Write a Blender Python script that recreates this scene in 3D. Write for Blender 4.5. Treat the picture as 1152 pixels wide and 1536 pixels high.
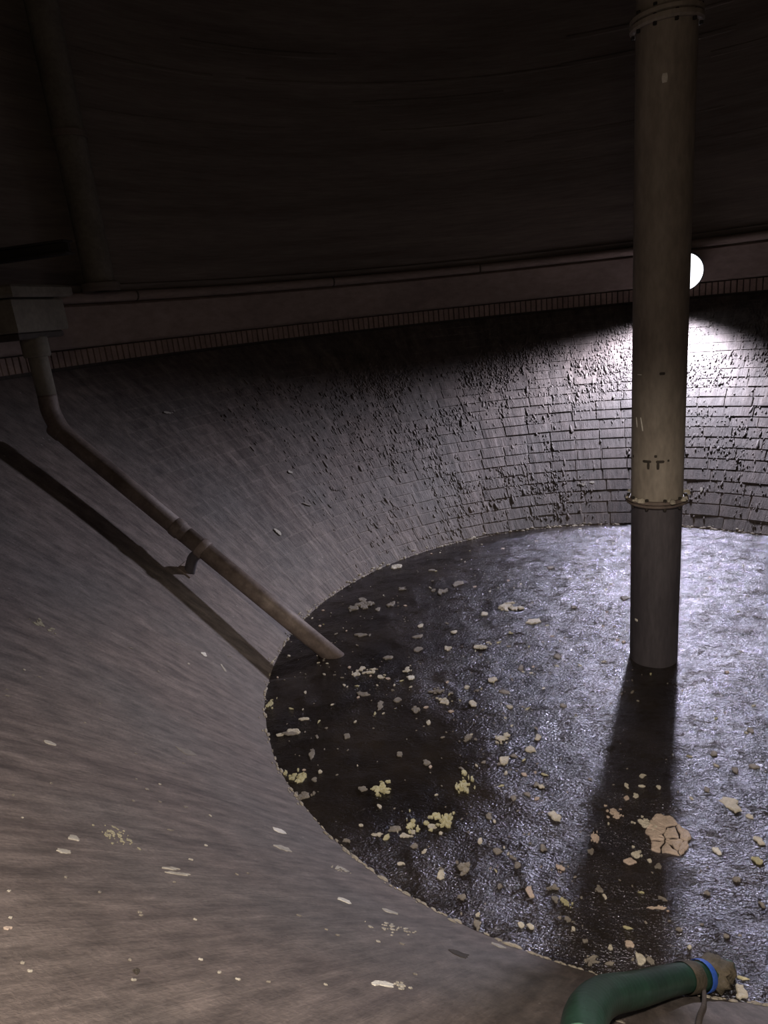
import bpy, bmesh, math, random
from mathutils import Vector, Matrix, noise

# ------------------------------------------------------------------ clear
for o in list(bpy.data.objects):
    bpy.data.objects.remove(o, do_unlink=True)
scene = bpy.context.scene
C = scene.collection
RND = random.Random(11)
PI = math.pi
S = 3.0                                   # metres per unit (camera stands 3 m above the sludge)

# ------------------------------------------------------------------ camera
W, H, F = 1152.0, 1536.0, 1005.3          # picture size and focal length in pixels
PITCH, ROLL = 0.2938, -0.1023
CAM = Vector((0, 0, S))
fw = Vector((0, math.cos(PITCH), -math.sin(PITCH)))
rt0 = Vector((1, 0, 0)); up0 = rt0.cross(fw)
rt = rt0 * math.cos(ROLL) + up0 * math.sin(ROLL)
up = up0 * math.cos(ROLL) - rt0 * math.sin(ROLL)
cd = bpy.data.cameras.new('camera')
cd.sensor_fit = 'HORIZONTAL'; cd.sensor_width = 36.0; cd.lens = 36.0 * F / W
cd.clip_start = 0.02
cam = bpy.data.objects.new('camera', cd); C.objects.link(cam)
m3 = Matrix((rt, up, -fw)).transposed()
cam.matrix_world = Matrix.Translation(CAM) @ m3.to_4x4()
scene.camera = cam

# ------------------------------------------------------------------ world and light
wd = bpy.data.worlds.new('world'); scene.world = wd; wd.use_nodes = True
wd.node_tree.nodes['Background'].inputs[0].default_value = (1.0, 0.9, 0.8, 1)
wd.node_tree.nodes['Background'].inputs[1].default_value = 0.0

vs = scene.view_settings
vs.view_transform = 'Standard'; vs.look = 'None'; vs.gamma = 1.0
vs.use_curve_mapping = False; vs.exposure = 0.0

FLOOD_POWER = 1780.0                      # cold floodlight on the far ring beam
WARM_POWER = 740.0                         # warm work light on the near edge, beside the viewpoint
def d2v(az, el):
    az, el = math.radians(az), math.radians(el)
    return Vector((math.cos(az) * math.cos(el), math.sin(az) * math.cos(el), math.sin(el)))
ld = bpy.data.lights.new('warm_work_light', 'SPOT')
ld.energy = WARM_POWER; ld.color = (1.0, 0.86, 0.71); ld.spot_size = math.radians(90); ld.spot_blend = 0.55
ld.shadow_soft_size = 0.12
lo = bpy.data.objects.new('warm_work_light', ld); C.objects.link(lo)
lo.location = Vector((0.15, -0.3, S + 1.25))
lo.rotation_euler = d2v(78, -61).to_track_quat('-Z', 'Y').to_euler()

ls = bpy.data.lights.new('warm_fill_light', 'POINT')          # added fill light, lifts the dark upper bowl, ring beam and wall
ls.energy = 32.0; ls.color = (1.0, 0.80, 0.60); ls.shadow_soft_size = 0.12
lso = bpy.data.objects.new('warm_fill_light', ls); C.objects.link(lso); lso.location = lo.location

# ------------------------------------------------------------------ the tank: one axis, radii in metres
CX, CY = 0.6811 * S, 1.7404 * S           # axis of the round tank
RP = 1.0646 * S                           # radius at the sludge
RR = 2.08 * S                             # radius at the ring beam
ZB = 0.89 * S                             # top of the sloping bowl
KP = -0.15
def bowl_z(r):
    t = (r - RP) / (RR - RP)
    return ZB * (t * (1 - KP) + KP * t * t)
def bowl_slope(r):
    t = (r - RP) / (RR - RP)
    return ZB * ((1 - KP) + 2 * KP * t) / (RR - RP)
def bowl_pt(az, r, off=0.0):
    m = bowl_slope(r); L = math.sqrt(1 + m * m)
    nr, nz = -m / L, 1 / L                # normal points inwards and up
    rr = r + nr * off
    return Vector((CX + rr * math.cos(az), CY + rr * math.sin(az), bowl_z(r) + nz * off))
def bowl_frame(az, r):
    m = bowl_slope(r); L = math.sqrt(1 + m * m)
    e = Vector((-math.sin(az), math.cos(az), 0))
    u = Vector((math.cos(az) / L, math.sin(az) / L, m / L))           # up the slope
    n = Vector((-m / L * math.cos(az), -m / L * math.sin(az), 1 / L))
    return e, u, n
# meridional arc length <-> radius table
NT = 400
ARC = [0.0]; RAD = [RP]
for i in range(1, NT + 1):
    r0 = RP + (RR - RP) * (i - 1) / NT; r1 = RP + (RR - RP) * i / NT
    ARC.append(ARC[-1] + math.hypot(r1 - r0, bowl_z(r1) - bowl_z(r0))); RAD.append(r1)
SMAX = ARC[-1]
def r_of_s(s):
    s = min(max(s, 0), SMAX)
    lo_, hi_ = 0, NT
    while hi_ - lo_ > 1:
        mid = (lo_ + hi_) // 2
        if ARC[mid] <= s: lo_ = mid
        else: hi_ = mid
    f = (s - ARC[lo_]) / (ARC[hi_] - ARC[lo_])
    return RAD[lo_] + f * (RAD[hi_] - RAD[lo_])

def ray(x, y):
    return fw + rt * ((x - W / 2) / F) + up * (-(y - H / 2) / F)
def at_z(x, y, z=0.0):
    g = ray(x, y); return CAM + g * ((z - CAM.z) / g.z)
def at_cyl(x, y, r):
    g = ray(x, y); dx, dy = CAM.x - CX, CAM.y - CY
    a = g.x * g.x + g.y * g.y; b = 2 * (g.x * dx + g.y * dy); c = dx * dx + dy * dy - r * r
    return CAM + g * ((-b + math.sqrt(b * b - 4 * a * c)) / (2 * a))
def polar(p):
    return math.atan2(p.y - CY, p.x - CX), math.hypot(p.x - CX, p.y - CY)
def at_bowl(x, y):
    g = ray(x, y)
    def under(t):
        p = CAM + g * t; a, r = polar(p)
        return p.z < bowl_z(r)
    t = 0.2
    while not under(t) and t < 18: t += 0.02
    a, b = t - 0.02, t
    for _ in range(12):
        mid = (a + b) / 2
        if under(mid): b = mid
        else: a = mid
    return CAM + g * b
def project(p):
    d = p - CAM; z = d.dot(fw)
    return W / 2 + F * d.dot(rt) / z, H / 2 - F * d.dot(up) / z, z

# ------------------------------------------------------------------ node helpers
def new_mat(name):
    m = bpy.data.materials.new(name); m.use_nodes = True
    nt = m.node_tree; b = nt.nodes['Principled BSDF']
    return m, nt, b
def N(nt, kind, **kw):
    n = nt.nodes.new(kind)
    for k, v in kw.items(): setattr(n, k, v)
    return n
def math_node(nt, op, a, b=None):
    n = N(nt, 'ShaderNodeMath', operation=op)
    for i, v in enumerate((a, b)):
        if v is None: continue
        if isinstance(v, (int, float)): n.inputs[i].default_value = v
        else: nt.links.new(v, n.inputs[i])
    return n.outputs[0]
def noise_tex(nt, vec, scale, detail=4, rough=0.55):
    n = N(nt, 'ShaderNodeTexNoise'); n.inputs['Scale'].default_value = scale
    n.inputs['Detail'].default_value = detail; n.inputs['Roughness'].default_value = rough
    if vec is not None: nt.links.new(vec, n.inputs['Vector'])
    return n.outputs['Fac']
def ramp(nt, fac, stops):
    n = N(nt, 'ShaderNodeValToRGB'); e = n.color_ramp.elements
    while len(e) < len(stops): e.new(0.5)
    for el, (p, c) in zip(e, stops):
        el.position = p; el.color = (c[0], c[1], c[2], 1)
    nt.links.new(fac, n.inputs[0]); return n.outputs[0]
def mix_col(nt, a, b, fac, mode='MIX'):
    n = N(nt, 'ShaderNodeMix', data_type='RGBA', blend_type=mode)
    for s, v in ((n.inputs[0], fac), (n.inputs[6], a), (n.inputs[7], b)):
        if isinstance(v, (int, float)): s.default_value = v
        elif isinstance(v, tuple): s.default_value = (v[0], v[1], v[2], 1)
        else: nt.links.new(v, s)
    return n.outputs[2]
def bump(nt, h, strength, dist, nrm=None):
    n = N(nt, 'ShaderNodeBump'); n.inputs['Strength'].default_value = strength
    n.inputs['Distance'].default_value = dist
    if isinstance(h, (int, float)): n.inputs['Height'].default_value = h
    else: nt.links.new(h, n.inputs['Height'])
    if nrm is not None: nt.links.new(nrm, n.inputs['Normal'])
    return n.outputs[0]
def tank_coords(nt, ku, kv):
    """around (metres at mid radius) and up the slope, whatever object carries the material"""
    g = N(nt, 'ShaderNodeNewGeometry'); sx = N(nt, 'ShaderNodeSeparateXYZ'); nt.links.new(g.outputs['Position'], sx.inputs[0])
    dx = math_node(nt, 'SUBTRACT', sx.outputs[0], CX); dy = math_node(nt, 'SUBTRACT', sx.outputs[1], CY)
    # the seam of the angle lies at -50 degrees, outside the picture
    rot = math.radians(130)
    c_, s_ = math.cos(rot), math.sin(rot)
    xr = math_node(nt, 'ADD', math_node(nt, 'MULTIPLY', dx, c_), math_node(nt, 'MULTIPLY', dy, s_))
    yr = math_node(nt, 'SUBTRACT', math_node(nt, 'MULTIPLY', dy, c_), math_node(nt, 'MULTIPLY', dx, s_))
    az = math_node(nt, 'ARCTAN2', yr, xr)
    r = math_node(nt, 'SQRT', math_node(nt, 'ADD', math_node(nt, 'MULTIPLY', dx, dx), math_node(nt, 'MULTIPLY', dy, dy)))
    s = math_node(nt, 'ADD', r, sx.outputs[2])
    cb = N(nt, 'ShaderNodeCombineXYZ')
    nt.links.new(math_node(nt, 'MULTIPLY', az, 4.6 * ku), cb.inputs[0])
    nt.links.new(math_node(nt, 'MULTIPLY', s, 0.72 * kv), cb.inputs[1])
    return cb.outputs[0], az, s

# ------------------------------------------------------------------ materials
TIDE = (lambda p: polar(p)[1] + p.z)(at_bowl(1090, 606))     # old tide mark on the far bricks
def wall_material(name, dark, light, tint, brick=False, gain=1.0):
    m, nt, b = new_mat(name)
    vs_, az, s = tank_coords(nt, 1, 0.09)         # long streaks running down the slope
    vi, _, _ = tank_coords(nt, 1, 0.4)
    v1, _, _ = tank_coords(nt, 1, 1)
    streak = noise_tex(nt, vs_, 8.0, 10, 0.68)
    streak2 = noise_tex(nt, vi, 14.0, 5, 0.6)
    big = noise_tex(nt, v1, 0.8, 3, 0.5)
    fine = noise_tex(nt, v1, 60.0, 5, 0.75)
    c1 = ramp(nt, streak, [(0.34, dark), (0.66, light)])
    c2 = mix_col(nt, c1, tint, ramp(nt, big, [(0.42, (0, 0, 0)), (0.66, (0.65, 0.65, 0.65))]))
    c3 = mix_col(nt, c2, ramp(nt, streak2, [(0.3, (0.52, 0.52, 0.52)), (0.7, (1.36, 1.36, 1.36))]), 0.85, 'MULTIPLY')
    c4 = mix_col(nt, c3, ramp(nt, fine, [(0.3, (0.66, 0.66, 0.66)), (0.7, (1.32, 1.32, 1.32))]), 0.8, 'MULTIPLY')
    # pale mineral specks
    spk = N(nt, 'ShaderNodeTexVoronoi', feature='F1'); spk.inputs['Scale'].default_value = 17.0
    nt.links.new(vi, spk.inputs['Vector'])
    pf = noise_tex(nt, v1, 2.3, 3, 0.6)
    sp = math_node(nt, 'MULTIPLY', ramp(nt, spk.outputs['Distance'], [(0.05, (1, 1, 1)), (0.11, (0, 0, 0))]),
                   ramp(nt, pf, [(0.56, (0, 0, 0)), (0.66, (0.75, 0.75, 0.75))]))
    col = mix_col(nt, c4, (0.42, 0.40, 0.36), sp)
    if brick:
        lv = math_node(nt, 'ADD', s, math_node(nt, 'MULTIPLY', noise_tex(nt, v1, 3.0, 3, 0.6), 0.35))
        low = ramp(nt, math_node(nt, 'SUBTRACT', lv, TIDE - 0.5 + 0.175), [(0.485, (1, 1, 1)), (0.515, (0, 0, 0))])
        fade = ramp(nt, math_node(nt, 'MULTIPLY', math_node(nt, 'ADD', az, math.radians(130)), 0.5), [(math.radians(72) * 0.5, (0.5, 0.5, 0.5)), (math.radians(112) * 0.5, (0, 0, 0))])
        col = mix_col(nt, col, mix_col(nt, col, (0.50, 0.44, 0.46), 1.0, 'MULTIPLY'), math_node(nt, 'MULTIPLY', low, fade))
        oi = N(nt, 'ShaderNodeAttribute', attribute_name='tone'); oi.attribute_type = 'GEOMETRY'
        ob = N(nt, 'ShaderNodeObjectInfo')
        val = math_node(nt, 'ADD', math_node(nt, 'MULTIPLY', ob.outputs['Random'], 0.22), 0.89)
        tone = math_node(nt, 'MULTIPLY', val, math_node(nt, 'ADD', oi.outputs['Fac'], 1.0))
        hs = N(nt, 'ShaderNodeHueSaturation'); nt.links.new(col, hs.inputs['Color']); nt.links.new(tone, hs.inputs['Value'])
        col = hs.outputs[0]
    nt.links.new(col, b.inputs['Base Color'])
    b.inputs['Roughness'].default_value = 0.62
    b.inputs['Specular IOR Level'].default_value = 0.35
    h = math_node(nt, 'ADD', math_node(nt, 'MULTIPLY', streak2, 0.7), math_node(nt, 'MULTIPLY', fine, 0.5))
    n1 = bump(nt, h, 0.7, 0.012 * gain)
    n2 = bump(nt, streak, 0.5, 0.03 * gain, n1)
    nt.links.new(n2, b.inputs['Normal'])
    return m
M_COAT = wall_material('coated_slope', (0.098, 0.079, 0.073), (0.200, 0.167, 0.151), (0.130, 0.121, 0.116))
M_BRICK = wall_material('tarred_brick', (0.082, 0.066, 0.061), (0.172, 0.143, 0.131), (0.108, 0.102, 0.099), brick=True, gain=1.2)

def plain_material(name, dark, light, scale=3.0, rough=0.7, stretch=(1, 1, 1), bmp=0.004, spec=0.3, metal=0.0, detail=6):
    m, nt, b = new_mat(name)
    g = N(nt, 'ShaderNodeNewGeometry'); mp = N(nt, 'ShaderNodeMapping'); mp.inputs['Scale'].default_value = stretch
    nt.links.new(g.outputs['Position'], mp.inputs['Vector'])
    f1 = noise_tex(nt, mp.outputs[0], scale, detail, 0.65)
    f2 = noise_tex(nt, mp.outputs[0], scale * 9, 4, 0.6)
    c = mix_col(nt, ramp(nt, f1, [(0.3, dark), (0.7, light)]), ramp(nt, f2, [(0.3, (0.7, 0.7, 0.7)), (0.7, (1.2, 1.2, 1.2))]), 0.6, 'MULTIPLY')
    nt.links.new(c, b.inputs['Base Color'])
    b.inputs['Roughness'].default_value = rough; b.inputs['Specular IOR Level'].default_value = spec
    b.inputs['Metallic'].default_value = metal
    if bmp: nt.links.new(bump(nt, math_node(nt, 'ADD', f1, math_node(nt, 'MULTIPLY', f2, 0.4)), 0.6, bmp), b.inputs['Normal'])
    return m
M_CONCRETE = plain_material('board_marked_concrete', (0.105, 0.088, 0.074), (0.19, 0.162, 0.137), 0.9, 0.85, (0.35, 0.35, 5.0), 0.01)
M_BAND = plain_material('ring_beam_render', (0.235, 0.186, 0.165), (0.345, 0.278, 0.247), 1.4, 0.8, (0.5, 0.5, 1.0), 0.008)
M_MOULD = plain_material('ring_moulding', (0.21, 0.168, 0.148), (0.32, 0.258, 0.228), 2.0, 0.8, (0.4, 0.4, 2.0), 0.006)
M_SOLDIER = plain_material('soldier_brick', (0.21, 0.155, 0.13), (0.34, 0.255, 0.215), 4.0, 0.8, (1, 1, 1), 0.006)
M_PIPE = plain_material('weathered_pipe', (0.185, 0.157, 0.130), (0.31, 0.277, 0.235), 2.2, 0.55, (1.5, 1.5, 0.5), 0.004)
M_PIPE_DARK = plain_material('tar_stained_pipe', (0.05, 0.045, 0.052), (0.088, 0.08, 0.088), 2.5, 0.5, (2, 2, 0.4), 0.006)
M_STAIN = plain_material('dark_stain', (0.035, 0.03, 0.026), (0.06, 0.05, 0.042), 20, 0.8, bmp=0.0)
M_CRUST = plain_material('pale_crust', (0.22, 0.20, 0.165), (0.46, 0.42, 0.35), 9, 0.85, bmp=0.01)
M_IRON = plain_material('rusty_iron', (0.07, 0.052, 0.046), (0.21, 0.17, 0.15), 4.0, 0.6, bmp=0.006)
M_DARKIRON = plain_material('black_iron', (0.018, 0.015, 0.013), (0.035, 0.03, 0.025), 5.0, 0.8, bmp=0.004)
M_CHAMBER = plain_material('chamber_concrete', (0.11, 0.102, 0.082), (0.18, 0.165, 0.135), 2.5, 0.85, bmp=0.008)
M_CREAM = plain_material('cream_scum', (0.38, 0.355, 0.295), (0.66, 0.62, 0.53), 14, 0.7, bmp=0.012)
M_PINK = plain_material('pink_beige_scum', (0.40, 0.325, 0.275), (0.58, 0.475, 0.405), 14, 0.7, bmp=0.012)
M_YELLOW = plain_material('yellow_scum', (0.33, 0.31, 0.18), (0.60, 0.57, 0.37), 14, 0.7, bmp=0.012)
M_DULL = plain_material('dull_grey_scum', (0.15, 0.135, 0.12), (0.28, 0.255, 0.22), 14, 0.65, bmp=0.012)
M_WHITE = plain_material('white_scum', (0.58, 0.56, 0.5), (0.78, 0.76, 0.7), 14, 0.7, bmp=0.01)
M_HOSE = plain_material('green_hose_plastic', (0.014, 0.044, 0.031), (0.026, 0.085, 0.056), 9.0, 0.42, bmp=0.003, spec=0.5)
M_CLAMP = plain_material('pale_green_band', (0.14, 0.34, 0.24), (0.30, 0.52, 0.40), 22, 0.45, bmp=0.003)
M_BLUE = plain_material('blue_strap', (0.03, 0.09, 0.42), (0.05, 0.15, 0.62), 20, 0.6, bmp=0.004)
M_ROPE = plain_material('brown_rope', (0.05, 0.038, 0.03), (0.11, 0.085, 0.065), 40, 0.9, bmp=0.006)
M_RAG = plain_material('wet_rag', (0.055, 0.05, 0.035), (0.14, 0.115, 0.085), 12, 0.7, bmp=0.02)
M_HOUSING = plain_material('lamp_housing', (0.05, 0.05, 0.055), (0.09, 0.09, 0.095), 6, 0.5, bmp=0.002)

def sludge_material():
    m, nt, b = new_mat('black_sludge')
    g = N(nt, 'ShaderNodeNewGeometry'); pos = g.outputs['Position']
    at = N(nt, 'ShaderNodeAttribute', attribute_name='wrinkle')
    big = noise_tex(nt, pos, 1.6, 4, 0.6)
    mp = N(nt, 'ShaderNodeMapping'); mp.inputs['Rotation'].default_value = (0, 0, 0.5); mp.inputs['Scale'].default_value = (1.0, 1.5, 1)
    nt.links.new(pos, mp.inputs['Vector'])
    n1 = noise_tex(nt, mp.outputs[0], 14.0, 4, 0.6)
    n2 = noise_tex(nt, mp.outputs[0], 50.0, 3, 0.6)
    col = ramp(nt, big, [(0.35, (0.010, 0.008, 0.007)), (0.7, (0.030, 0.024, 0.020))])
    nt.links.new(col, b.inputs['Base Color'])
    nt.links.new(ramp(nt, noise_tex(nt, pos, 6, 3, 0.6), [(0.3, (0.12, 0.12, 0.12)), (0.75, (0.26, 0.26, 0.26))]), b.inputs['Roughness'])
    mot = math_node(nt, 'ADD', math_node(nt, 'MULTIPLY', noise_tex(nt, mp.outputs[0], 5.0, 6, 0.7), 0.65), math_node(nt, 'MULTIPLY', noise_tex(nt, mp.outputs[0], 22.0, 4, 0.7), 0.35))
    nt.links.new(ramp(nt, mot, [(0.41, (0.10, 0.10, 0.10)), (0.57, (1.0, 1.0, 1.0))]), b.inputs['Specular IOR Level'])   # matte film and wet skin
    b.inputs['IOR'].default_value = 1.78
    b.inputs['Specular Tint'].default_value = (0.80, 0.81, 1.0, 1)  # blue cast of the lamp's highlights put into the reflection tint
    h = math_node(nt, 'ADD', math_node(nt, 'MULTIPLY', n1, 0.9), math_node(nt, 'MULTIPLY', n2, 0.95))
    hh = math_node(nt, 'MULTIPLY', h, at.outputs['Fac'])
    nt.links.new(bump(nt, hh, 1.0, 0.0120), b.inputs['Normal'])
    return m
M_SLUDGE = sludge_material()

def lens_material():
    m, nt, b = new_mat('lit_lamp_glass')
    b.inputs['Base Color'].default_value = (0.9, 0.92, 1, 1)
    b.inputs['Emission Color'].default_value = (0.93, 0.95, 1.0, 1)
    b.inputs['Emission Strength'].default_value = 2.2
    return m
M_LENS = lens_material()

# ------------------------------------------------------------------ object helpers
def add_mesh(name, verts, faces, mat, parent=None, smooth=False):
    me = bpy.data.meshes.new(name); me.from_pydata([tuple(v) for v in verts], [], faces); me.update()
    if mat: me.materials.append(mat)
    if smooth: me.polygons.foreach_set('use_smooth', [True] * len(me.polygons))
    o = bpy.data.objects.new(name, me); C.objects.link(o)
    if parent is not None: o.parent = parent
    return o
def tag(o, label=None, cat=None, group=None, kind=None):
    if label: o['label'] = label
    if cat: o['category'] = cat
    if group: o['group'] = group
    if kind: o['kind'] = kind
    return o
def thing(name, label, cat, loc, group=None):
    o = bpy.data.objects.new(name, None); C.objects.link(o); o.location = loc; o.empty_display_size = 0.1
    return tag(o, label, cat, group)
def part(name, verts, faces, mat, root, smooth=False):
    """verts in world coordinates; stored relative to the root"""
    L = Vector(root.location)
    return add_mesh(name, [Vector(v) - L for v in verts], faces, mat, root, smooth)
def lathe(profile, n=240, a0=0.0, a1=2 * PI, cx=CX, cy=CY, close=False):
    """profile of (r, z) swept about a vertical axis"""
    full = abs(a1 - a0 - 2 * PI) < 1e-6
    cols = n if full else n + 1
    V, Fc = [], []
    for i in range(cols):
        a = a0 + (a1 - a0) * i / n
        for r, z in profile: V.append(Vector((cx + r * math.cos(a), cy + r * math.sin(a), z)))
    k = len(profile)
    for i in range(n):
        j = (i + 1) % cols
        for p in range(k - 1 if not close else k):
            q = (p + 1) % k
            Fc.append((i * k + p, j * k + p, j * k + q, i * k + q))
    return V, Fc
def tube(points, radius, n=20, caps=True, radii=None):
    pts = [Vector(p) for p in points]; V, Fc = [], []
    prev = None
    for i, p in enumerate(pts):
        d = (pts[min(i + 1, len(pts) - 1)] - pts[max(i - 1, 0)]).normalized()
        if prev is None:
            a = Vector((0, 0, 1)) if abs(d.z) < 0.9 else Vector((1, 0, 0))
            u = d.cross(a).normalized()
        else:
            u = (prev - d * prev.dot(d)).normalized()
        prev = u; v = d.cross(u)
        rr = radii[i] if radii else radius
        for k in range(n):
            t = 2 * PI * k / n; V.append(p + (u * math.cos(t) + v * math.sin(t)) * rr)
    for i in range(len(pts) - 1):
        for k in range(n):
            k2 = (k + 1) % n; Fc.append((i * n + k, i * n + k2, (i + 1) * n + k2, (i + 1) * n + k))
    if caps:
        Fc.append(tuple(range(n - 1, -1, -1))); Fc.append(tuple((len(pts) - 1) * n + k for k in range(n)))
    return V, Fc
def spline(pts, per=8):
    P = [Vector(p) for p in pts]; P = [P[0] * 2 - P[1]] + P + [P[-1] * 2 - P[-2]]; out = []
    for i in range(1, len(P) - 2):
        for k in range(per):
            t = k / per; a, b, c, d = P[i - 1], P[i], P[i + 1], P[i + 2]
            out.append(0.5 * ((2 * b) + (c - a) * t + (2 * a - 5 * b + 4 * c - d) * t * t + (3 * b - a - 3 * c + d) * t ** 3))
    out.append(P[-2]); return out
def obox(c, ex, ey, ez, sx, sy, sz, bev=0.0):
    """oriented box with chamfered upper and lower rims"""
    V = []
    b = bev
    for z, ins in ((-sz, b), (-sz + b, 0), (sz - b, 0), (sz, b)):
        for x, y in ((-sx + ins, -sy + ins), (sx - ins, -sy + ins), (sx - ins, sy - ins), (-sx + ins, sy - ins)):
            V.append(c + ex * x + ey * y + ez * z)
    Fc = [(3, 2, 1, 0), (12, 13, 14, 15)]
    for l in range(3):
        for k in range(4):
            k2 = (k + 1) % 4; Fc.append((l * 4 + k, l * 4 + k2, (l + 1) * 4 + k2, (l + 1) * 4 + k))
    return V, Fc
def joined(lists):
    V, Fc = [], []
    for v, f in lists:
        o = len(V); V += v; Fc += [tuple(i + o for i in q) for q in f]
    return V, Fc

# ------------------------------------------------------------------ the setting: bowl, ring beam, upper wall, ceiling
prof = []
for i in range(46):
    r = RP - 0.25 + (RR + 0.0 - RP + 0.25) * i / 45
    prof.append((r, bowl_z(r)))
V, Fc = lathe(prof, 300)
bowl = tag(add_mesh('wall_bowl', V, Fc, M_COAT, smooth=True), 'sloping grey bowl wall running down to the black sludge', kind='structure')

Z3 = ZB; Z2 = S * (1 - 0.032); Z1L = S * 1.132; Z1 = S * 1.178
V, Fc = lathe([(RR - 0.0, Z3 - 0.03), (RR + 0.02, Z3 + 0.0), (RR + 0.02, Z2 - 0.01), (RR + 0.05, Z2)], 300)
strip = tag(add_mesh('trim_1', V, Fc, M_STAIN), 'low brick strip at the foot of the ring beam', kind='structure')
V, Fc = lathe([(RR + 0.06, Z2 - 0.02), (RR - 0.01, Z2 + 0.012), (RR - 0.03, Z2 + 0.03), (RR - 0.03, Z1L - 0.03), (RR + 0.02, Z1L)], 300)
band = tag(add_mesh('trim_2', V, Fc, M_BAND), 'plain brown rendered ring beam around the tank', kind='structure')
ZU = S * 3.0
V, Fc = lathe([(RR + 0.05, Z1L - 0.05), (RR + 0.05, Z1 + 0.1), (RR + 0.06, S * 2.2), (RR - 0.1, S * 2.7), (RR - 0.5, ZU)], 240)
tag(add_mesh('wall_upper', V, Fc, M_CONCRETE, smooth=True), 'dark board-marked concrete wall above the ring beam', kind='structure')
V, Fc = lathe([(RR - 0.5, ZU), (RR * 0.75, ZU + 0.7), (RR * 0.4, ZU + 1.2), (0.01, ZU + 1.4)], 120)
tag(add_mesh('ceiling', V, Fc, M_CONCRETE, smooth=True), 'dark shallow concrete dome over the tank', kind='structure')
# rounded moulding in separate lengths, joints recessed
mould = bpy.data.objects.new('trim_3', None); C.objects.link(mould)
tag(mould, 'rounded moulding along the top of the ring beam', kind='structure')
mp_ = []
for k in range(9):
    t = -PI / 2 + PI * k / 8
    mp_.append((RR + 0.0 - 0.06 * math.cos(t), (Z1L + Z1) / 2 + 0.062 * math.sin(t)))
mp_ = [(RR + 0.06, Z1L + 0.006)] + mp_ + [(RR + 0.06, Z1 - 0.006)]
a = math.radians(20); lens_ = [0.42, 0.35, 0.47, 0.39, 0.5, 0.33, 0.44]; i = 0
while a < math.radians(290):
    l = lens_[i % 7]; i += 1
    V, Fc = lathe(mp_, 14, a, a + l - 0.004)
    add_mesh('moulding_length', V, Fc, M_MOULD, mould, smooth=True); a += l
V, Fc = lathe([(RR + 0.045, Z1 + 0.0), (RR + 0.02, Z1 + 0.05), (RR + 0.02, Z1 + 0.075), (RR + 0.05, Z1 + 0.085)], 240)
tag(add_mesh('trim_4', V, Fc, M_CONCRETE), 'thin ledge above the rounded moulding', kind='structure')

# faint board courses on the upper wall: real, shallow, uneven
bd = []
for k in range(16):
    z0 = Z1 + 0.35 + k * 0.33 + RND.uniform(-0.05, 0.05)
    for q in range(9):
        a0 = math.radians(RND.uniform(30, 190)); a1 = a0 + RND.uniform(0.12, 0.4)
        hgt = RND.uniform(0.02, 0.07)
        bd.append(lathe([(RR + 0.06, z0), (RR + 0.052, z0 + 0.012), (RR + 0.052, z0 + hgt), (RR + 0.06, z0 + hgt + 0.02)], 8, a0, a1))
V, Fc = joined(bd)
bdo = add_mesh('board_ridge', V, Fc, M_CONCRETE); tag(bdo, 'broken ridges left by formwork boards', kind='stuff')
bdo.parent = bpy.data.objects['wall_upper']

# soldier bricks of the strip (too narrow to tell apart one by one): one part
sb = []
a = math.radians(15)
while a < math.radians(200):
    w = 0.085; r = RR + 0.008 + RND.uniform(-0.006, 0.006); da = w / r
    am = a + da / 2
    e = Vector((-math.sin(am), math.cos(am), 0)); rad = Vector((math.cos(am), math.sin(am), 0)); z = Vector((0, 0, 1))
    c = Vector((CX, CY, 0)) + rad * r + z * ((Z3 + Z2) / 2 + 0.012)
    sb.append(obox(c, e, z, -rad, w / 2 - 0.006, (Z2 - Z3) / 2 - 0.028, 0.02, 0.005)); a += da
V, Fc = joined(sb)
so = add_mesh('soldier_course', V, Fc, M_SOLDIER, strip); tag(so, 'small upright bricks of the strip', kind='stuff')

# ------------------------------------------------------------------ bricks of the bowl
NC = 24
CH = SMAX / NC
BL = 0.335
def relief(azd, s):
    """how far a brick stands proud: strong on the far wall, smeared flush towards the pipe on the left"""
    f = 1.0 if azd < 85 else max(0.0, 1 - (azd - 85) / 75.0) ** 1.3
    g = 1.0
    if s > SMAX * 0.62: g = 0.5
    return f * g
pl_ = polar(at_bowl(1090, 606))
LEDGE = next(c_ for c_ in range(NC) if r_of_s((c_ + 1) * CH) > pl_[1])
cells = []
for ci in range(NC):
    s0 = ci * CH + 0.01; sm = s0 + CH / 2
    r = r_of_s(sm); n = round(2 * PI * r / BL); shift = (ci % 2) * 0.5 + RND.uniform(-0.08, 0.08)
    for k in range(n):
        az = (k + shift) * 2 * PI / n
        azd = math.degrees(az)
        if 8 < azd < 166:
            cells.append((ci, az, r, 2 * PI * r / n, azd, sm))
# unit brick, shared by every brick that is its own object
def brick_mesh(name):
    bm = bmesh.new()
    v0 = []
    for z, ins in ((-1.0, 0.0), (0.62, 0.0), (1.0, 0.06)):
        for x, y in ((-1, -1), (1, -1), (1, 1), (-1, 1)):
            v0.append(bm.verts.new((x * (1 - ins * 0.55), y * (1 - ins * 1.3), z)))
    bm.faces.new(v0[8:12])
    for l in range(2):
        for k in range(4):
            k2 = (k + 1) % 4; bm.faces.new((v0[l * 4 + k], v0[l * 4 + k2], v0[(l + 1) * 4 + k2], v0[(l + 1) * 4 + k]))
    me = bpy.data.meshes.new(name); bm.to_mesh(me); bm.free(); me.materials.append(M_BRICK)
    return me
BM = brick_mesh('brick')
vis = []
for cidx, (ci, az, r, w, azd, sm) in enumerate(cells):
    p = bowl_pt(az, r); x, y, z = project(p)
    e, u, nrm = bowl_frame(az, r)
    area = w * CH * abs(nrm.dot((CAM - p).normalized())) / (z * z)
    inside = -10 < x < W + 10 and 380 < y < 900 and azd < 138 and not (940 < x < 1030)
    vis.append((area if inside else 0.0, cidx))
vis.sort(reverse=True)
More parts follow.
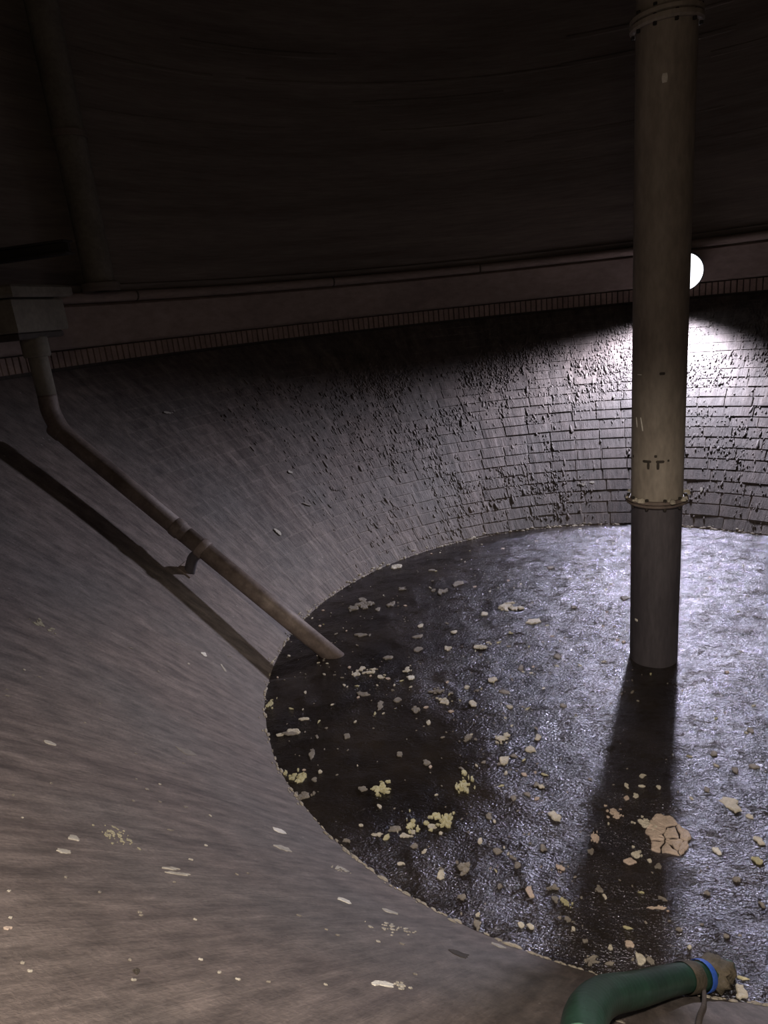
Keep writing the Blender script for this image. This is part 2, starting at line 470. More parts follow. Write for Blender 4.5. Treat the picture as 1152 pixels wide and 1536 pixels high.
single = set(i for a_, i in vis[:300] if a_ > 0)
V, Fc, TONE = [], [], []
base_v = [Vector(v.co) for v in BM.vertices]; base_f = [tuple(p.vertices) for p in BM.polygons]
for cidx, (ci, az, r, w, azd, sm) in enumerate(cells):
    rel = relief(azd, sm)
    if rel <= 0.02: continue
    if RND.random() < 0.02: rel *= 0.3                       # worn back
    e, u, nrm = bowl_frame(az, r)
    gap = RND.uniform(0.002, 0.007); gapv = RND.uniform(0.003, 0.008)
    proud = (0.003 + RND.uniform(0, 0.009)) * rel + 0.001
    if ci == LEDGE and azd < 84: proud += 0.006
    tw = RND.gauss(0, 0.008)
    e2 = (e * math.cos(tw) + u * math.sin(tw)); u2 = (u * math.cos(tw) - e * math.sin(tw))
    c = bowl_pt(az, r, 0.0)
    nt_ = (nrm + e * RND.gauss(0, 0.012) * rel + u * RND.gauss(0, 0.02) * rel).normalized()
    X = e2 * (w / 2 - gap); Y = u2 * (CH / 2 - gapv); Zv = nt_ * (proud + 0.012)
    org = c - nrm * 0.012 + nt_ * 0.0
    mw = Matrix(((X.x, Y.x, Zv.x, org.x), (X.y, Y.y, Zv.y, org.y), (X.z, Y.z, Zv.z, org.z), (0, 0, 0, 1)))
    if cidx in single:
        o = bpy.data.objects.new('brick', BM); C.objects.link(o); o.matrix_world = mw
        o.parent = bowl
    else:
        b0 = len(V)
        V += [mw @ v for v in base_v]; Fc += [tuple(i + b0 for i in f) for f in base_f]
        TONE += [RND.uniform(-0.11, 0.11)] * len(base_f)
bf = add_mesh('brick_field', V, Fc, M_BRICK, bowl)
at = bf.data.attributes.new('tone', 'FLOAT', 'FACE'); at.data.foreach_set('value', TONE)
tag(bf, 'remaining tarred bricks of the bowl wall', kind='stuff')

# hardened drips and blisters on the far wall: uncountable, one part
V, Fc = [], []
def drip(az, r, w, l, h):
    e, u, nrm = bowl_frame(az, r); c = bowl_pt(az, r, 0.008 * relief(math.degrees(az), 0))
    b0 = len(V); k = 6
    tilt = RND.gauss(0, 0.12)
    ee = e * math.cos(tilt) + u * math.sin(tilt); uu = u * math.cos(tilt) - e * math.sin(tilt)
    for ring, (sc, hh, dn) in enumerate(((1.0, -0.004, 0), (0.72, h * 0.75, -0.12))):
        for q in range(k):
            t = 2 * PI * q / k + 0.3
            yy = math.sin(t); yy = yy if yy < 0 else yy * 1.0
            V.append(c + ee * (math.cos(t) * w * sc * (1.0 if yy < 0 else 0.65)) + uu * ((yy + dn) * l * sc) + nrm * hh)
    V.append(c + uu * (-0.3 * l) + nrm * h)
    for q in range(k):
        q2 = (q + 1) % k
        Fc.append((b0 + q, b0 + q2, b0 + k + q2, b0 + k + q)); Fc.append((b0 + k + q, b0 + k + q2, b0 + 2 * k))
cnt = 0
while cnt < 13000:
    azd = RND.uniform(38, 140); s = RND.uniform(0.02, 0.97) * SMAX
    az = math.radians(azd); r = r_of_s(s)
    d = noise.noise(Vector((az * 4.5 * 1.1, s * 0.9, 3.1))) + 0.5 * noise.noise(Vector((az * 4.5 * 3, s * 2.5, 7.7)))
    top = 0.25 + 0.9 * (s / SMAX)                           # most of them sit high on the wall
    fall = 1.0 if azd < 105 else max(0.12, 1 - (azd - 105) / 30)
    if azd < 82 and s < 0.5 * SMAX: fall *= 0.35
    if RND.random() > max(0.04, 0.35 + d * 1.3) * top * fall: continue
    k = RND.random()
    w = 0.006 + 0.014 * k * RND.random()
    if RND.random() < 0.10: w *= 1.7
    l = w * RND.uniform(1.2, 3.6)
    drip(az, r, w, l, w * RND.uniform(0.22, 0.52)); cnt += 1
do = add_mesh('hardened_drip', V, Fc, M_BRICK, bowl, smooth=True)
tag(do, 'hardened drips and blisters on the bricks', kind='stuff')

# ------------------------------------------------------------------ sludge
SL_STEP = 0.028
ng = int(2 * RP / SL_STEP) + 6
idx = {}; V = []; Fc = []; WR = []
def wrinkle_mask(x, y):
    dx, dy = x - CX, y - CY; r = math.hypot(dx, dy); a = math.degrees(math.atan2(dy, dx))
    n = noise.fractal(Vector((x * 0.75, y * 0.75, 4.0)), 1.0, 2.0, 3)
    edge = (RP - r) / RP
    m = 0.95 + n * 0.35
    if 70 < a < 200: m -= max(0, 0.75 - edge * (3.2 if a > 125 else 9.0 - 5.8 * max(0, (a - 100) / 25)))          # smooth wet margin along the far and left bank
    d = math.hypot(x + 0.05, y - 4.05)                        # smooth dark pool off the left bank
    m -= 0.6 * max(0, 1 - d / 1.1)
    return min(1.0, max(0.10, m))
def sludge_h(x, y):
    w = wrinkle_mask(x, y); p = Vector((x, y, 0))
    h = noise.fractal(p * 5.0, 1.0, 2.1, 4) * 0.008 + noise.fractal(p * 1.3, 1.0, 2.0, 3) * 0.008
    rid = 1 - abs(noise.noise(Vector((x * 2.2 + 0.6 * noise.noise(p * 3), y * 3.0, 1.5)))) * 2.0
    return (h + max(0, rid) ** 6 * 0.010) * (0.15 + 0.85 * w), w
for j in range(ng):
    for i in range(ng):
        x = CX - RP - 0.08 + i * SL_STEP; y = CY - RP - 0.08 + j * SL_STEP
        if math.hypot(x - CX, y - CY) > RP + 0.05: continue
        h, w = sludge_h(x, y)
        idx[(i, j)] = len(V); V.append(Vector((x, y, h))); WR.append(w)
for (i, j), k in idx.items():
    a_, b_, c_ = idx.get((i + 1, j)), idx.get((i + 1, j + 1)), idx.get((i, j + 1))
    if a_ is not None and b_ is not None and c_ is not None: Fc.append((k, a_, b_, c_))
sl = add_mesh('sludge_pool', V, Fc, M_SLUDGE, smooth=True)
at = sl.data.attributes.new('wrinkle', 'FLOAT', 'POINT'); at.data.foreach_set('value', WR)
tag(sl, 'round pool of glossy black sludge at the bottom of the bowl', 'sludge', kind='stuff')

# pale crust along the waterline
V, Fc = [], []
def lump(c, ex, ey, ez, w, l, h, k=6):
    b0 = len(V)
    for sc, z in ((1.0, -0.3), (0.75, 0.7)):
        for q in range(k):
            t = 2 * PI * q / k; jx = RND.uniform(0.7, 1.2)
            V.append(c + ex * (math.cos(t) * w * sc * jx) + ey * (math.sin(t) * l * sc * jx) + ez * (h * z))
    V.append(c + ez * h)
    for q in range(k):
        q2 = (q + 1) % k
        Fc.append((b0 + q, b0 + q2, b0 + k + q2, b0 + k + q)); Fc.append((b0 + k + q, b0 + k + q2, b0 + 2 * k))
for i in range(1500):
    az = RND.uniform(0, 2 * PI)
    if noise.noise(Vector((math.cos(az) * 5, math.sin(az) * 5, 0))) + RND.uniform(-0.35, 0.6) < 0: continue
    r = RP + abs(RND.gauss(0.0, 0.02)) - 0.005
    e, u, nrm = bowl_frame(az, r)
    k = RND.random() ** 3
    lump(bowl_pt(az, r, 0.004), e, u, nrm, 0.008 + 0.026 * k, 0.005 + 0.010 * k, 0.003 + 0.008 * k)
tag(add_mesh('waterline_crust', V, Fc, M_CRUST, smooth=True), 'thin broken line of pale crust around the edge of the sludge', 'crust', kind='stuff')

# ------------------------------------------------------------------ central pipe
PB = at_z(980, 985); PX, PY = PB.x, PB.y
PR = 67.5 / F * ((PB - CAM).dot(fw)) / 2
def pipe_z(y):                                              # height on the pipe axis seen at image row y
    lo_, hi_ = -0.5, 12.0
    for _ in range(40):
        mid = (lo_ + hi_) / 2
        if project(Vector((PX, PY, mid)))[1] > y: lo_ = mid
        else: hi_ = mid
    return (lo_ + hi_) / 2
cp = thing('standing_pipe', 'tall upright grey-brown pipe standing in the middle of the black sludge', 'pipe', Vector((PX, PY, 0)))
zf = pipe_z(747); zt = pipe_z(32)
V, Fc = lathe([(PR * 0.985, -0.3), (PR * 0.985, zf - 0.03)], 48, cx=PX, cy=PY)
tag(part('lower_pipe', V, Fc, M_PIPE_DARK, cp, True), 'black tar-stained lower length of the pipe')
V, Fc = lathe([(PR, zf), (PR, zt - 0.1)], 48, cx=PX, cy=PY)
tag(part('upper_pipe', V, Fc, M_PIPE, cp, True), 'grey-brown weathered upper length')
V, Fc = lathe([(PR, zt - 0.1), (PR, ZU + 1.3)], 48, cx=PX, cy=PY)
part('top_pipe', V, Fc, M_PIPE, cp, True)
def flange(name, z, r, h, mat, root, bolts=10, cx=PX, cy=PY):
    b = 0.012
    V, Fc = lathe([(PR * 0.9, z - h), (r - b, z - h), (r, z - h + b), (r, z - 0.006), (r - 0.02, z), (r - 0.02, z + 0.002),
                   (r, z + 0.008), (r, z + h - b), (r - b, z + h), (PR * 0.9, z + h)], 48, cx=cx, cy=cy)
    f = part(name, V, Fc, mat, root)
    for k in range(bolts):
        t = 2 * PI * k / bolts + 0.2; c = Vector((cx + (r - 0.022) * math.cos(t), cy + (r - 0.022) * math.sin(t), z))
        V, Fc = tube([c - Vector((0, 0, h + 0.018)), c + Vector((0, 0, h + 0.018))], 0.012, 6)
        bo = add_mesh('bolt', [v - Vector(root.location) for v in V], Fc, M_DARKIRON, f)
    return f
f1 = flange('flange', zf, PR + 0.038, 0.026, M_IRON, cp)
f2 = flange('flange', zt, PR + 0.036, 0.042, M_PIPE, cp)
f1['label'] = 'bolted flange crusted with pale deposit'
# crust lumps lying on the lower flange
V, Fc = [], []
ex, ey, ez = Vector((1, 0, 0)), Vector((0, 1, 0)), Vector((0, 0, 1))
for k in range(46):
    t = RND.uniform(0, 2 * PI); 
    if noise.noise(Vector((math.cos(t) * 2, math.sin(t) * 2, 5))) < -0.15: continue
    rr = PR + RND.uniform(0.008, 0.045); sc = RND.uniform(0.5, 1.5)
    lump(Vector((PX + rr * math.cos(t), PY + rr * math.sin(t), zf + 0.026)), ex, ey, ez, 0.018 * sc, 0.018 * sc, 0.020 * sc)
o = part('crust', V, Fc, M_CRUST, cp, True); tag(o, 'pale crust on the flange', kind='stuff')
# marks on the pipe, wrapped on its surface
toC = math.atan2(CAM.y - PY, CAM.x - PX)
def pipe_patch(name, x, y, w, h, mat, skew=0.0, label=None, bits=1):
    """thin scab of material on the pipe at picture position, w x h pixels"""
    z = pipe_z(y); sc = ((Vector((PX, PY, z)) - CAM).dot(fw)) / F
    cxp = project(Vector((PX, PY, z)))[0]
    ph = math.asin(max(-0.95, min(0.95, (x - cxp) * sc / PR)))
    hw = w * sc / 2 / PR; hh = h * sc / 2
    V, Fc = [], []
    for off in (0.0, 0.004):
        for iz in range(5):
            for ia in range(4):
                fz = iz / 4 * 2 - 1; fa = ia / 3 * 2 - 1
                k = 1 - 0.25 * fz * fz
                aa = toC + ph + fa * hw * k + fz * skew; rr = PR + (off if abs(fz) < 0.9 and abs(fa) < 0.9 else off * 0.3)
                V.append(Vector((PX + rr * math.cos(aa), PY + rr * math.sin(aa), z + fz * hh)))
    for l in (1,):
        for iz in range(4):
            for ia in range(3):
                a_ = l * 20 + iz * 4 + ia; Fc.append((a_, a_ + 1, a_ + 5, a_ + 4))
    o = part(name, V, Fc, mat, cp)
    if label: o['label'] = label
    return o
for (x, y, w, h) in ((972, 684, 13, 4), (974, 690, 4, 11), (990, 684, 12, 4), (987, 690, 4, 11), (984, 676, 4, 4), (953, 680, 4, 4), (1001, 683, 3, 3)):
    pipe_patch('dark_mark', x, y, w, h, M_STAIN)
for (x, y, w, h, sk) in ((958, 628, 2.5, 15, -0.03), (965, 630, 2.5, 20, -0.05), (957, 921, 6, 4, 0), (962, 557, 9, 1.5, 0)):
    pipe_patch('pale_scrape', x, y, w, h, M_WHITE, sk)
pipe_patch('pale_scrape', 997, 128, 8, 12, M_WHITE)
pipe_patch('dark_mark', 993, 556, 8, 4, M_STAIN)

# ------------------------------------------------------------------ diagonal pipe on the left
P0 = at_z(497, 982)
a_, r_ = polar(P0); pa = a_ - 0.20
npl = Vector((-math.sin(pa), math.cos(pa), 0))
def in_plane(x, y):
    g = ray(x, y); t = npl.dot(P0 - CAM) / npl.dot(g); return CAM + g * t
PB2 = in_plane(82, 640)
DR = 0.083
dirp = (PB2 - P0).normalized()
dp = thing('drain_pipe', 'rusty pipe slanting down the left slope into the sludge', 'pipe', Vector((P0.x, P0.y, 0)))
top = Vector((PB2.x, PB2.y, at_z(576, 768, 0).z))
# straight run, with a gentle bend into the vertical riser
zr = None
lo_, hi_ = PB2.z, PB2.z + 3
for _ in range(40):
    mid = (lo_ + hi_) / 2
    if project(Vector((PB2.x, PB2.y, mid)))[1] > 512: lo_ = mid
    else: hi_ = mid
zr = (lo_ + hi_) / 2
E0 = P0 - dirp * 0.35
V, Fc = tube([E0, P0 + dirp * ((PB2 - P0).length * 0.52)], DR, 24)
lower = part('lower_length', V, Fc, M_IRON, dp, True)
B0 = P0 + dirp * ((PB2 - P0).length - 0.28)
bend = spline([B0, PB2 - dirp * 0.10 + Vector((0, 0, 0.012)), PB2 + Vector((0, 0, 0.13)), PB2 + Vector((0, 0, 0.3))], 6)
V, Fc = tube([P0 + dirp * ((PB2 - P0).length * 0.52), P0 + dirp * ((PB2 - P0).length * 0.75)] + bend, DR * 1.02, 24)
part('upper_length', V, Fc, M_IRON, dp, True)
V, Fc = tube([PB2 + Vector((0, 0, 0.3)), Vector((PB2.x, PB2.y, zr + 0.12))], DR * 1.02, 24)
part('riser', V, Fc, M_CHAMBER, dp, True)
def collar(name, p, d, r, hl, mat, n=20):
    V, Fc = tube([p - d * hl, p - d * hl * 0.8, p + d * hl * 0.8, p + d * hl], r, n, True, [r * 0.94, r, r, r * 0.94])
    return part(name, V, Fc, mat, dp, True)
q1 = in_plane(268, 790); q1 = P0 + dirp * (q1 - P0).dot(dirp)
q2 = in_plane(302, 826); q2 = P0 + dirp * (q2 - P0).dot(dirp)
collar('coupling', q1, dirp, DR + 0.010, 0.045, M_IRON)
collar('clamp', q2, dirp, DR + 0.014, 0.04, M_IRON)
collar('collar', Vector((PB2.x, PB2.y, zr - 0.05)), Vector((0, 0, 1)), DR + 0.035, 0.09, M_CHAMBER)
collar('collar', PB2 - dirp * 0.05, dirp, DR + 0.01, 0.06, M_IRON)
# bracket from the clamp to the wall
a_, r_ = polar(q2); e, u, nrm = bowl_frame(a_, r_)
foot = q2 - nrm * 0.05
for k in range(200):
    fa, fr = polar(foot)
    if foot.z < bowl_z(fr) - 0.01: break
    foot = foot - nrm * 0.01 - e * 0.0008
mid = (q2 + foot) / 2 + u * 0.02
V, Fc = tube(spline([q2 - nrm * 0.06, mid, foot - u * 0.03], 5), 0.052, 10)
br = part('bracket', V, Fc, M_PIPE_DARK, dp, True)  # dark material stands in for shade on the bracket's near side
V, Fc = obox(foot + nrm * 0.012, e, u, nrm, 0.09, 0.075, 0.014, 0.004)
bp = add_mesh('bracket_plate', [v - Vector(dp.location) for v in V], Fc, M_IRON, br)

# ------------------------------------------------------------------ outlet chamber at the head of the drain pipe
ca, cr = polar(PB2)
rad = Vector((math.cos(ca), math.sin(ca), 0)); tan = Vector((-math.sin(ca), math.cos(ca), 0)); ZV = Vector((0, 0, 1))
ch = thing('outlet_chamber', 'concrete outlet box jutting from the ring beam above the drain pipe', 'outlet box', Vector((PB2.x, PB2.y, zr)))
def chbox(name, r0, r1, t0, t1, z0, z1, mat, bev=0.012):
    c = Vector((CX, CY, 0)) + rad * ((r0 + r1) / 2) + tan * ((t0 + t1) / 2) + ZV * ((z0 + z1) / 2)
    V, Fc = obox(c, rad, tan, ZV, (r1 - r0) / 2, (t1 - t0) / 2, (z1 - z0) / 2, bev)
    return part(name, V, Fc, mat, ch)
zc = zr + 0.02
chbox('box_body', cr - 0.14, RR - 0.02, -0.34, 0.34, zc + 0.06, zc + 0.34, M_CHAMBER)
chbox('cap_slab', cr - 0.22, RR - 0.02, -0.40, 0.40, zc + 0.35, zc + 0.45, M_CHAMBER, 0.02)
chbox('sill', cr - 0.10, RR - 0.02, -0.30, 0.30, zc - 0.0, zc + 0.06, M_STAIN)
# broken concrete nibs hanging below the box edge
for k, (rr, ln) in enumerate(((cr + 0.02, 0.05), (cr + 0.22, 0.03), (cr + 0.42, 0.06), (cr + 0.7, 0.035))):
    chbox('broken_nib', rr, rr + 0.16, 0.22 - 0.56 * 1, 0.30 - 0.56 * 1 + 0.02, zc + 0.06 - ln, zc + 0.061, M_CHAMBER, 0.01)
bm_ = thing('black_bar', 'short black bar jutting from the wall above the outlet box', 'beam', Vector((CX, CY, 0)) + rad * (RR - 0.6) + ZV * (zc + 0.7))  # black bar built where a dark slot runs above the box
def barbox(name, t0, t1, z0, z1):
    r0, r1 = cr - 0.38, RR + 0.04
    c = Vector((CX, CY, 0)) + rad * ((r0 + r1) / 2) + tan * ((t0 + t1) / 2) + ZV * ((z0 + z1) / 2)
    V, Fc = obox(c, rad, tan, ZV, (r1 - r0) / 2, (t1 - t0) / 2, (z1 - z0) / 2, 0.004)
    part(name, V, Fc, M_DARKIRON, bm_)
zb = zc + 0.70
barbox('upper_flange', -0.34, -0.20, zb + 0.10, zb + 0.12); barbox('lower_flange', -0.34, -0.20, zb, zb + 0.02); barbox('web', -0.285, -0.255, zb + 0.018, zb + 0.102)

# riser column on the upper wall at the left
cpx = at_cyl(150, 424, RR - 0.22)
col_ = thing('wall_riser', 'dim upright pipe on the upper wall at the far left', 'pipe', Vector((cpx.x, cpx.y, Z1)))
V, Fc = lathe([(0.17, Z1 - 0.02), (0.17, ZU + 0.4)], 32, cx=cpx.x, cy=cpx.y)
part('pipe_length', V, Fc, M_CHAMBER, col_, True)
V, Fc = lathe([(0.10, Z1 - 0.02), (0.215, Z1 - 0.02), (0.22, Z1 + 0.02), (0.22, Z1 + 0.07), (0.2, Z1 + 0.08), (0.1, Z1 + 0.08)], 32, cx=cpx.x, cy=cpx.y)
part('base_flange', V, Fc, M_CONCRETE, col_)
ca2, cr2 = polar(cpx)
for zz in (Z1 + 1.6, Z1 + 3.6):
    V, Fc = lathe([(0.16, zz), (0.19, zz), (0.19, zz + 0.07), (0.16, zz + 0.07)], 24, cx=cpx.x, cy=cpx.y)
    st = part('strap', V, Fc, M_CONCRETE, col_)

# ------------------------------------------------------------------ floodlight on the far ring beam
LP = at_cyl(1025, 408, RR - 0.36)
LR = 28.0 / F * (LP - CAM).dot(fw)
la, lr = polar(LP)
face = (CAM + Vector((0.4, 1.2, -1.6)) - LP).normalized()
sx = face.cross(Vector((0, 0, 1))).normalized(); sy = sx.cross(face)
fl = thing('floodlight', 'round lit floodlight on the far wall half hidden behind the upright pipe', 'floodlight', LP)
def disc_loft(steps, n=40):
    V, Fc = [], []
    for d, r in steps:
        for k in range(n):
            t = 2 * PI * k / n; V.append(LP + face * d + (sx * math.cos(t) + sy * math.sin(t)) * r)
    for i in range(len(steps) - 1):
        for k in range(n):
            k2 = (k + 1) % n; Fc.append((i * n + k, i * n + k2, (i + 1) * n + k2, (i + 1) * n + k))
    return V, Fc
V, Fc = disc_loft([(0.012, LR * 0.97), (0.012, LR * 1.03), (-0.05, LR * 1.03), (-0.16, LR * 0.75), (-0.2, LR * 0.4), (-0.2, 0.001)])
part('housing', V, Fc, M_HOUSING, fl)
V, Fc = disc_loft([(0.0, LR * 0.99), (0.018, LR * 0.9), (0.03, LR * 0.6), (0.034, 0.001)])
tag(part('lamp_glass', V, Fc, M_LENS, fl, True), 'glowing white round glass')
wallp = Vector((CX + (RR - 0.02) * math.cos(la), CY + (RR - 0.02) * math.sin(la), LP.z - 0.02))
V, Fc = tube([LP - face * 0.18, wallp], 0.03, 10); part('mount_arm', V, Fc, M_HOUSING, fl, True)
V, Fc = obox(wallp, Vector((-math.sin(la), math.cos(la), 0)), ZV, Vector((-math.cos(la), -math.sin(la), 0)), 0.1, 0.12, 0.02, 0.005)
part('mount_plate', V, Fc, M_HOUSING, fl)
sd = bpy.data.lights.new('floodlight_beam', 'SPOT')
sd.energy = FLOOD_POWER; sd.color = (0.88, 0.85, 1.0); sd.spot_size = math.radians(115); sd.spot_blend = 0.75
sd.shadow_soft_size = 0.2
so_ = bpy.data.objects.new('floodlight_beam', sd); C.objects.link(so_)
so_.location = LP + face * 0.30
so_.rotation_euler = d2v(228, -49).to_track_quat('-Z', 'Y').to_euler()

# ------------------------------------------------------------------ green hose, strap and rope at the near bank
def bowl_px(x, y, off):
    """point seen at (x, y) that lies off metres above the slope"""
    g = ray(x, y); t = 0.2
    while t < 18:
        p = CAM + g * t; a_, r_ = polar(p); m = bowl_slope(r_)
        if p.z < bowl_z(r_) + off * math.sqrt(1 + m * m): break
        t += 0.004
    return p
HR = 0.056
hpts = [bowl_px(862, 1800, 0.07), bowl_px(868, 1680, 0.07), bowl_px(873, 1580, 0.08), bowl_px(880, 1523, 0.10), bowl_px(908, 1494, 0.09), bowl_px(955, 1484, 0.075), bowl_px(1012, 1469, 0.07)]
e1 = at_z(1052, 1464, 0.05); e2 = at_z(1098, 1458, -0.07)
path = spline(hpts + [e1, e2], 8)
hs = thing('green_hose', 'green plastic suction hose bending along the near bank into the sludge', 'hose', Vector((path[30].x, path[30].y, path[30].z - HR)))
# corrugated hose wall
fine = []
for i in range(len(path) - 1):
    for k in range(3): fine.append(path[i].lerp(path[i + 1], k / 3))
V, Fc = tube(fine, HR, 22, True, [HR * (1.0 + 0.012 * math.sin(i * 2.1)) for i in range(len(fine))])
part('hose_wall', V, Fc, M_HOSE, hs, True)
def hose_ring(name, i, r, hl, mat):
    d = (path[i + 1] - path[i - 1]).normalized(); p = path[i]
    V, Fc = tube([p - d * hl, p - d * hl * 0.6, p + d * hl * 0.6, p + d * hl], r, 22, False, [r * 0.97, r, r, r * 0.97])
    return part(name, V, Fc, mat, hs, True)
tag(hose_ring('clamp_band', 16, HR * 1.03, 0.008, M_CLAMP), 'pale band around the hose')
tag(hose_ring('end_coupling', 52, HR * 1.12, 0.05, M_RAG), 'dull grey end coupling')
tag(hose_ring('blue_strap', 56, HR * 1.17, 0.022, M_BLUE), 'blue strap around the end of the hose')
# rag clump at the hose end
rg = at_z(1072, 1458, 0.03)
V, Fc = [], []
bmr = bmesh.new(); bmesh.ops.create_icosphere(bmr, subdivisions=3, radius=1.0)
for v in bmr.verts:
    k = 1 + 0.55 * noise.noise(v.co * 1.9 + Vector((3, 1, 2))) + 0.25 * noise.noise(v.co * 5)
    v.co = Vector((v.co.x * 0.085 * k, v.co.y * 0.075 * k, v.co.z * 0.05 * k))
me = bpy.data.meshes.new('rag_clump'); bmr.to_mesh(me); bmr.free(); me.materials.append(M_RAG)
me.polygons.foreach_set('use_smooth', [True] * len(me.polygons))
ro = bpy.data.objects.new('rag_clump', me); C.objects.link(ro); ro.location = rg
tag(ro, 'brown wet rag clump beside the hose end in the sludge', 'rag')
# rope from the strap up the bank
rp = spline([path[56] + Vector((0, 0, HR * 1.0)), path[56] + Vector((-0.02, -0.06, HR * 0.4)), bowl_px(1056, 1505, 0.016), bowl_px(1049, 1525, 0.014), bowl_px(1043, 1570, 0.014), bowl_px(1040, 1640, 0.014)], 8)
V, Fc = tube(rp, 0.009, 8)
tag(add_mesh('rope', V, Fc, M_ROPE, smooth=True), 'thin brown rope running up the bank from the blue strap', 'rope')

# ------------------------------------------------------------------ scum flakes on the sludge
def jag_loop(pts, rnd, amt, sub=2):
    """break each edge of an outline into uneven bits"""
    for _ in range(sub):
        out = []
        n = len(pts)
        for i in range(n):
            a, b = pts[i], pts[(i + 1) % n]; L = math.hypot(b[0] - a[0], b[1] - a[1])
            t = rnd.uniform(0.35, 0.65); k = rnd.uniform(-amt, amt) * L
            out.append(a)
            out.append((a[0] + (b[0] - a[0]) * t - (b[1] - a[1]) / (L + 1e-9) * k, a[1] + (b[1] - a[1]) * t + (b[0] - a[0]) / (L + 1e-9) * k))
        pts = out; amt *= 0.8
    return pts
def plate_mesh(name, pts, h, mat, rnd=RND):
    """thin plate over an outline: wall, shoulder, uneven top"""
    n = len(pts); cx = sum(p[0] for p in pts) / n; cy = sum(p[1] for p in pts) / n
    V, Fc = [], []
    for sc, z in ((1.0, -0.8), (1.0, 0.5), (0.82, 1.0)):
        for p in pts: V.append((cx + (p[0] - cx) * sc, cy + (p[1] - cy) * sc, h * (z + (rnd.uniform(-0.3, 0.3) if z > 0.6 else 0))))
    V.append((cx, cy, h * 0.95))
    for q in range(2):
        for k in range(n):
            k2 = (k + 1) % n; Fc.append((q * n + k, q * n + k2, (q + 1) * n + k2, (q + 1) * n + k))
    for k in range(n): Fc.append((2 * n + k, 2 * n + (k + 1) % n, 3 * n))
    me = bpy.data.meshes.new(name); me.from_pydata(V, [], Fc); me.update(); me.materials.append(mat)
    return me
def outline(w, l, n, jag, rnd=RND):
    ph = rnd.uniform(0, 6); out = []
    for k in range(n):
        t = 2 * PI * k / n + rnd.uniform(-0.25, 0.25)
        q = 1 + 0.16 * math.sin(2 * t + ph) + rnd.uniform(-jag, jag)
        out.append((math.cos(t) * w / 2 * q, math.sin(t) * l / 2 * q))
    return out
def slab_mesh(name, w, l, h, mat, n=7, jag=0.25, rnd=RND, sub=1):
    return plate_mesh(name, jag_loop(outline(w, l, n, jag, rnd), rnd, 0.22, sub), h, mat, rnd)
def clip_half(pts, mx, my, nx, ny):
    out = []
    n = len(pts)
    for i in range(n):
        a, b = pts[i], pts[(i + 1) % n]
        da = (a[0] - mx) * nx + (a[1] - my) * ny; db = (b[0] - mx) * nx + (b[1] - my) * ny
        if da <= 0: out.append(a)
        if (da < 0 < db) or (db < 0 < da):
            t = da / (da - db); out.append((a[0] + (b[0] - a[0]) * t, a[1] + (b[1] - a[1]) * t))
    return out
def cracked(w, l, k, keep, rnd=RND):
    """outline broken into k pieces, each shrunk to leave cracks"""
    base = jag_loop(outline(w, l, 12, 0.15, rnd), rnd, 0.25, 1); seeds = []
    for i in range(k):
        for tr in range(40):
            a = rnd.uniform(0, 2 * PI); d = math.sqrt(rnd.random()) * 0.46
            q = (math.cos(a) * d * w, math.sin(a) * d * l)
            if all(math.hypot((q[0] - s_[0]) / w, (q[1] - s_[1]) / l) > 0.55 / math.sqrt(k) for s_ in seeds): break
        seeds.append(q)
    res = []
    for i, a in enumerate(seeds):
        pts = base
        for j, b in enumerate(seeds):
            if i != j and len(pts) > 2:
                pts = clip_half(pts, (a[0] + b[0]) / 2, (a[1] + b[1]) / 2, b[0] - a[0], b[1] - a[1])
        if len(pts) < 3: continue
        n = len(pts); cx = sum(p[0] for p in pts) / n; cy = sum(p[1] for p in pts) / n
        f = rnd.uniform(*keep)
        if keep[0] < 0.6 and rnd.random() < 0.2: continue
        res.append(jag_loop([(cx + (p[0] - cx) * f, cy + (p[1] - cy) * f) for p in pts], rnd, 0.15, 2))
    return res
M_CHIP = plain_material('dried_pale_flake', (0.30, 0.28, 0.245), (0.52, 0.495, 0.44), 20, 0.8, bmp=0.004)
M_CHIPY = plain_material('dried_yellowish_flake', (0.25, 0.235, 0.17), (0.38, 0.36, 0.27), 20, 0.8, bmp=0.004)
CHIPM = dict(c=M_CHIP, y=M_CHIPY, d=M_DULL, w=M_WHITE, p=M_PINK)
MATS = dict(c=M_CREAM, p=M_PINK, y=M_YELLOW, d=M_DULL, w=M_WHITE)
COLN = dict(c='cream', p='pinkish', y='yellowish', d='dull grey', w='white')
def frame_at(x, y):
    p = at_z(x, y); ax = (at_z(x + 4, y) - at_z(x - 4, y)); return p, math.atan2(ax.y, ax.x), ax.length / 8, (at_z(x, y - 4) - at_z(x, y + 4)).length / 8
